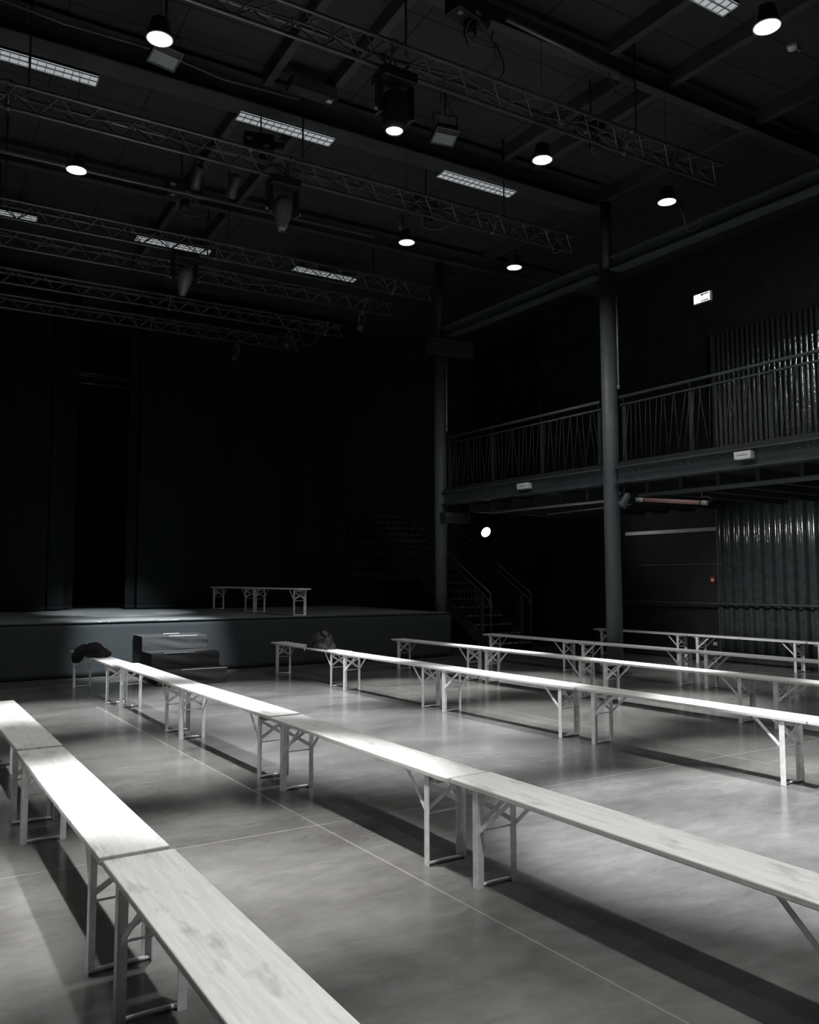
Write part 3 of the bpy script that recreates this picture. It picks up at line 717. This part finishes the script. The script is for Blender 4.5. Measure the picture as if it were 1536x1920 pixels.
for x, y, lb in ((.26, 10.25, 'white louvred light fitting at the upper left edge'), (3.33, 10.10, 'white louvred light fitting left of the black moving head'), (6.46, 10.09, 'white louvred light fitting right of the square floodlight'),
                 (5.92, 5.55, 'white louvred light fitting at the top right corner'), (.10, 15.0, 'thin-looking louvred light at the left edge, seen through a truss'), (3.07, 14.93, 'thin-looking louvred light seen through the third truss'), (6.08, 14.86, 'thin-looking louvred light farthest right, before the stage')):
    troffer(x, y, 7.50 if abs(y-10.1) < .3 else 7.55, lb)

# floodlights
for x, y, rz, lb in ((2.13, 9.02, .2, 'square floodlight with a pale glass face, below the top left downlight'), (5.75, 8.85, -.15, 'square floodlight with a pale glass face, right of the black moving head')):
    t = thing('floodlight', lb, 'floodlight', (x, y, 7.3), rz, 'square floodlights'); T = Matrix.Rotation(math.radians(-22), 4, 'X')
    MB().box((-.15, -.12, 0), (.15, .12, .10), T).obj('housing', 'fixture', t, bevel=.01)
    MB().box((-.165, -.135, -.012), (.165, -.115, 0), T).box((-.165, .115, -.012), (.165, .135, 0), T).box((-.165, -.115, -.012), (-.145, .115, 0), T).box((.145, -.115, -.012), (.165, .115, 0), T).obj('frame', 'steel', t)
    MB().box((-.145, -.04, -.006), (.145, .115, -.002), T).obj('glass', 'glass_grey', t)
    MB().tube([(-.17, 0, .05), (-.17, 0, .3), (.17, 0, .3), (.17, 0, .05)], .009, 6).tube([(0, 0, .3), (0, 0, CZ-7.3-.005)], .012, 6).obj('bracket', 'fixture', t)

# ceiling sensor
t = thing('ceiling_sensor', 'small round white sensor on the ceiling near the top right', 'sensor', (8.93, 5.95, CZ-.05))
MB().lathe([(.02, -.03), (.055, -.02), (.06, .0), (.065, .048)], 20).obj('head', 'white_plastic', t)
MB().box((.06, -.01, .0), (.16, .01, .045)).obj('cable_entry', 'grey_metal', t)
t = thing('ceiling_sensor', 'small round sensor by the centre downlight', 'sensor', (7.42, 12.9, CZ-.05)); MB().lathe([(.02, -.03), (.055, -.02), (.06, .0), (.065, .048)], 20).obj('head', 'grey_metal', t); MB().box((.06, -.01, .0), (.14, .01, .045)).obj('cable_entry', 'grey_metal', t)
t = tag(MB().box((-.035, -.035, 0), (.035, .035, .01)).obj('label_plate', 'white_plastic', loc=(4.30, 9.35, 7.60)), 'small pale plate on a duct between two roof joists', 'plate')
t = thing('ceiling_unit', 'dark flat unit between two roof joists, above the pale plate', 'unit', (3.75, 9.25, 7.62)); MB().box((0, 0, 0), (.62, .22, .14)).obj('body', 'girder', t, bevel=.01); MB().box((-.02, .0, -.012), (.64, .03, 0)).obj('lip', 'steel_dark', t)

# chain hoists with their loose cables
HO = [(4.66, 6.75, 7.25, 'dark chain hoist with pale labels near the top centre of the ceiling'), (3.60, 9.95, 7.0, 'dark chain hoist below the louvred light left of centre'), (7.30, 7.75, 7.2, 'dark chain hoist near the crossing joists at the right'),
      (3.05, 11.75, 7.0, 'dark chain hoist before the third truss, left'), (6.4, 10.4, 7.0, 'dark chain hoist below the louvred light right of centre')]
for k, (x, y, z, lb) in enumerate(HO):
    t = thing('chain_hoist', lb, 'hoist', (x, y, z), random.uniform(-.3, .3), 'chain hoists')
    MB().box((-.22, -.11, 0), (.16, .11, .22)).tube([(.16, 0, .11), (.30, 0, .11)], .085, 16).obj('motor_body', 'fixture', t, bevel=.01)
    for q0, q1 in (((-.20, -.115, .10), (-.13, -.11, .14)), ((.02, -.115, .03), (.10, -.11, .07)), ((-.16, -.06, -.004), (-.11, -.01, 0))): MB().box(q0, q1).obj('label_patch', 'grey_metal', t)
    MB().lathe([(.05, -.16), (.07, -.14), (.07, 0), (.05, .0)], 14, Matrix.Translation((.05, 0, 0))).obj('chain_bag', 'fixture', t)
    MB().tube([(0, 0, .22), (0, 0, CZ-z-.005)], .010, 6).tube([(0, 0, 0), (0, .0, -.28)], .008, 6).obj('chain', 'fixture', t)
    MB().tube([(.12+.22*math.sin(a), -.1+.05*math.sin(a*2), -.02-.26*(1-math.cos(a))/2) for a in [PI*2*i/14 for i in range(15)]], .007, 6).obj('power_cable', 'cable', t)

# hanging loops of cable
def loop(x, y, z, r, h, lb, rz=0):
    pts = [(r*math.cos(a), .04*math.sin(3*a), h*math.sin(a)) for a in [PI+PI*i/14 for i in range(15)]]
    pts = [(-r*.7, 0, .12)]+pts+[(r*.8, .05, .15)]
    tag(MB().tube(pts, .009, 6).obj('cable_loop', 'cable', loc=(x, y, z), rot=(0, 0, rz)), lb, 'cable', 'hanging cable loops')
loop(9.15, 7.75, 6.62, .22, .26, 'drooping cable loop left of the high beam, above the right downlight')
loop(8.1, 9.4, 6.55, .13, .16, 'small cable loop at the end of the second truss')
loop(5.15, 6.9, 7.2, .16, .35, 'cable loop beside the top centre chain hoist', .6)
loop(5.65, 8.7, 7.62, .10, .2, 'cable loop above the floodlight right of centre', .3)
loop(6.6, 15.35, 6.5, .25, .28, 'faint cable loop at the end of the rear trusses', .2)
loop(6.75, 6.75, 7.3, .10, .18, 'cable end hanging off the high grey bar', 1.2)
# slack cable along the ceiling left of the girder
tag(MB().tube([(0, 0, 0), (.8, -.05, -.10), (1.8, -.02, -.05), (2.6, .03, -.12), (3.6, .05, -.06)], .014, 6).obj('ceiling_cable', 'cable', loc=(.3, 9.35, 7.6)), 'slack black cable strung across the ceiling before the wide girder', 'cable')
# droop cables laced in the second truss
tag(MB().tube([(1.1*i/2, .03*math.sin(i*1.7), .06*math.sin(i*2.3)) for i in range(16)], .012, 6).obj('truss_cable', 'cable', loc=(-3, 9.52, 6.66)), 'black cable laced inside the second truss', 'cable', 'cables inside the trusses')
tag(MB().tube([(1.1*i/2, .03*math.sin(i*1.3), .05*math.sin(i*1.9)) for i in range(20)], .012, 6).obj('truss_cable', 'cable', loc=(-3, 6.89, 6.66)), 'black cable laced inside the nearest truss', 'cable', 'cables inside the trusses')
tag(MB().tube([(1.1*i/2, .03*math.sin(i*1.5), .05*math.sin(i*2.1)) for i in range(18)], .012, 6).obj('truss_cable', 'cable', loc=(-3, 13.63, 6.66)), 'black cable laced inside the fourth truss', 'cable', 'cables inside the trusses')
# small truss spotlights; the second-truss pair is added to light the stage, others dead
for x, y, z, lb in ((2.65, 9.5, 6.25, 'small dark spotlight under the second truss, left of a pair added to light the stage'), (3.1, 9.5, 6.25, 'small dark spotlight under the second truss, right of a pair added to light the stage'), (6.95, 13.6, 6.25, 'small dark spotlight hanging from the fourth truss, right end'), (6.2, 15.35, 6.25, 'small dark spotlight hanging from the fifth truss'), (5.6, 16.8, 6.25, 'small dark spotlight hanging from the rearmost truss')):
    t = thing('small_spotlight', lb, 'spotlight', (x, y, z), .3 if y > 10 else 0, 'small dark spotlights')
    MB().lathe([(.04, .14), (.06, .12), (.06, -.06), (.07, -.14), (.06, -.14), (.052, -.08)], 18, Matrix.Rotation(.35 if y > 10 else 0, 4, 'Y') @ Matrix.Rotation(.9 if y < 10 else 0, 4, 'X')).obj('can', 'steel_dark', t)
    if y < 10: spot(t, 'stage_wash', LIGHT['back'], 23 if x < 3 else 20, .8, (0, .17, -.14), ((3.15-x, 3.75, -5.8) if x < 3 else (3.3-x, 6.9, -5.2)), .06, (.93, .97, 1))
    MB().tube([(0, -.075, 0), (0, -.075, .17), (0, .075, .17), (0, .075, 0)], .007, 6).tube([(0, 0, .17), (0, 0, .26)], .01, 6).obj('yoke', 'grey_metal', t)
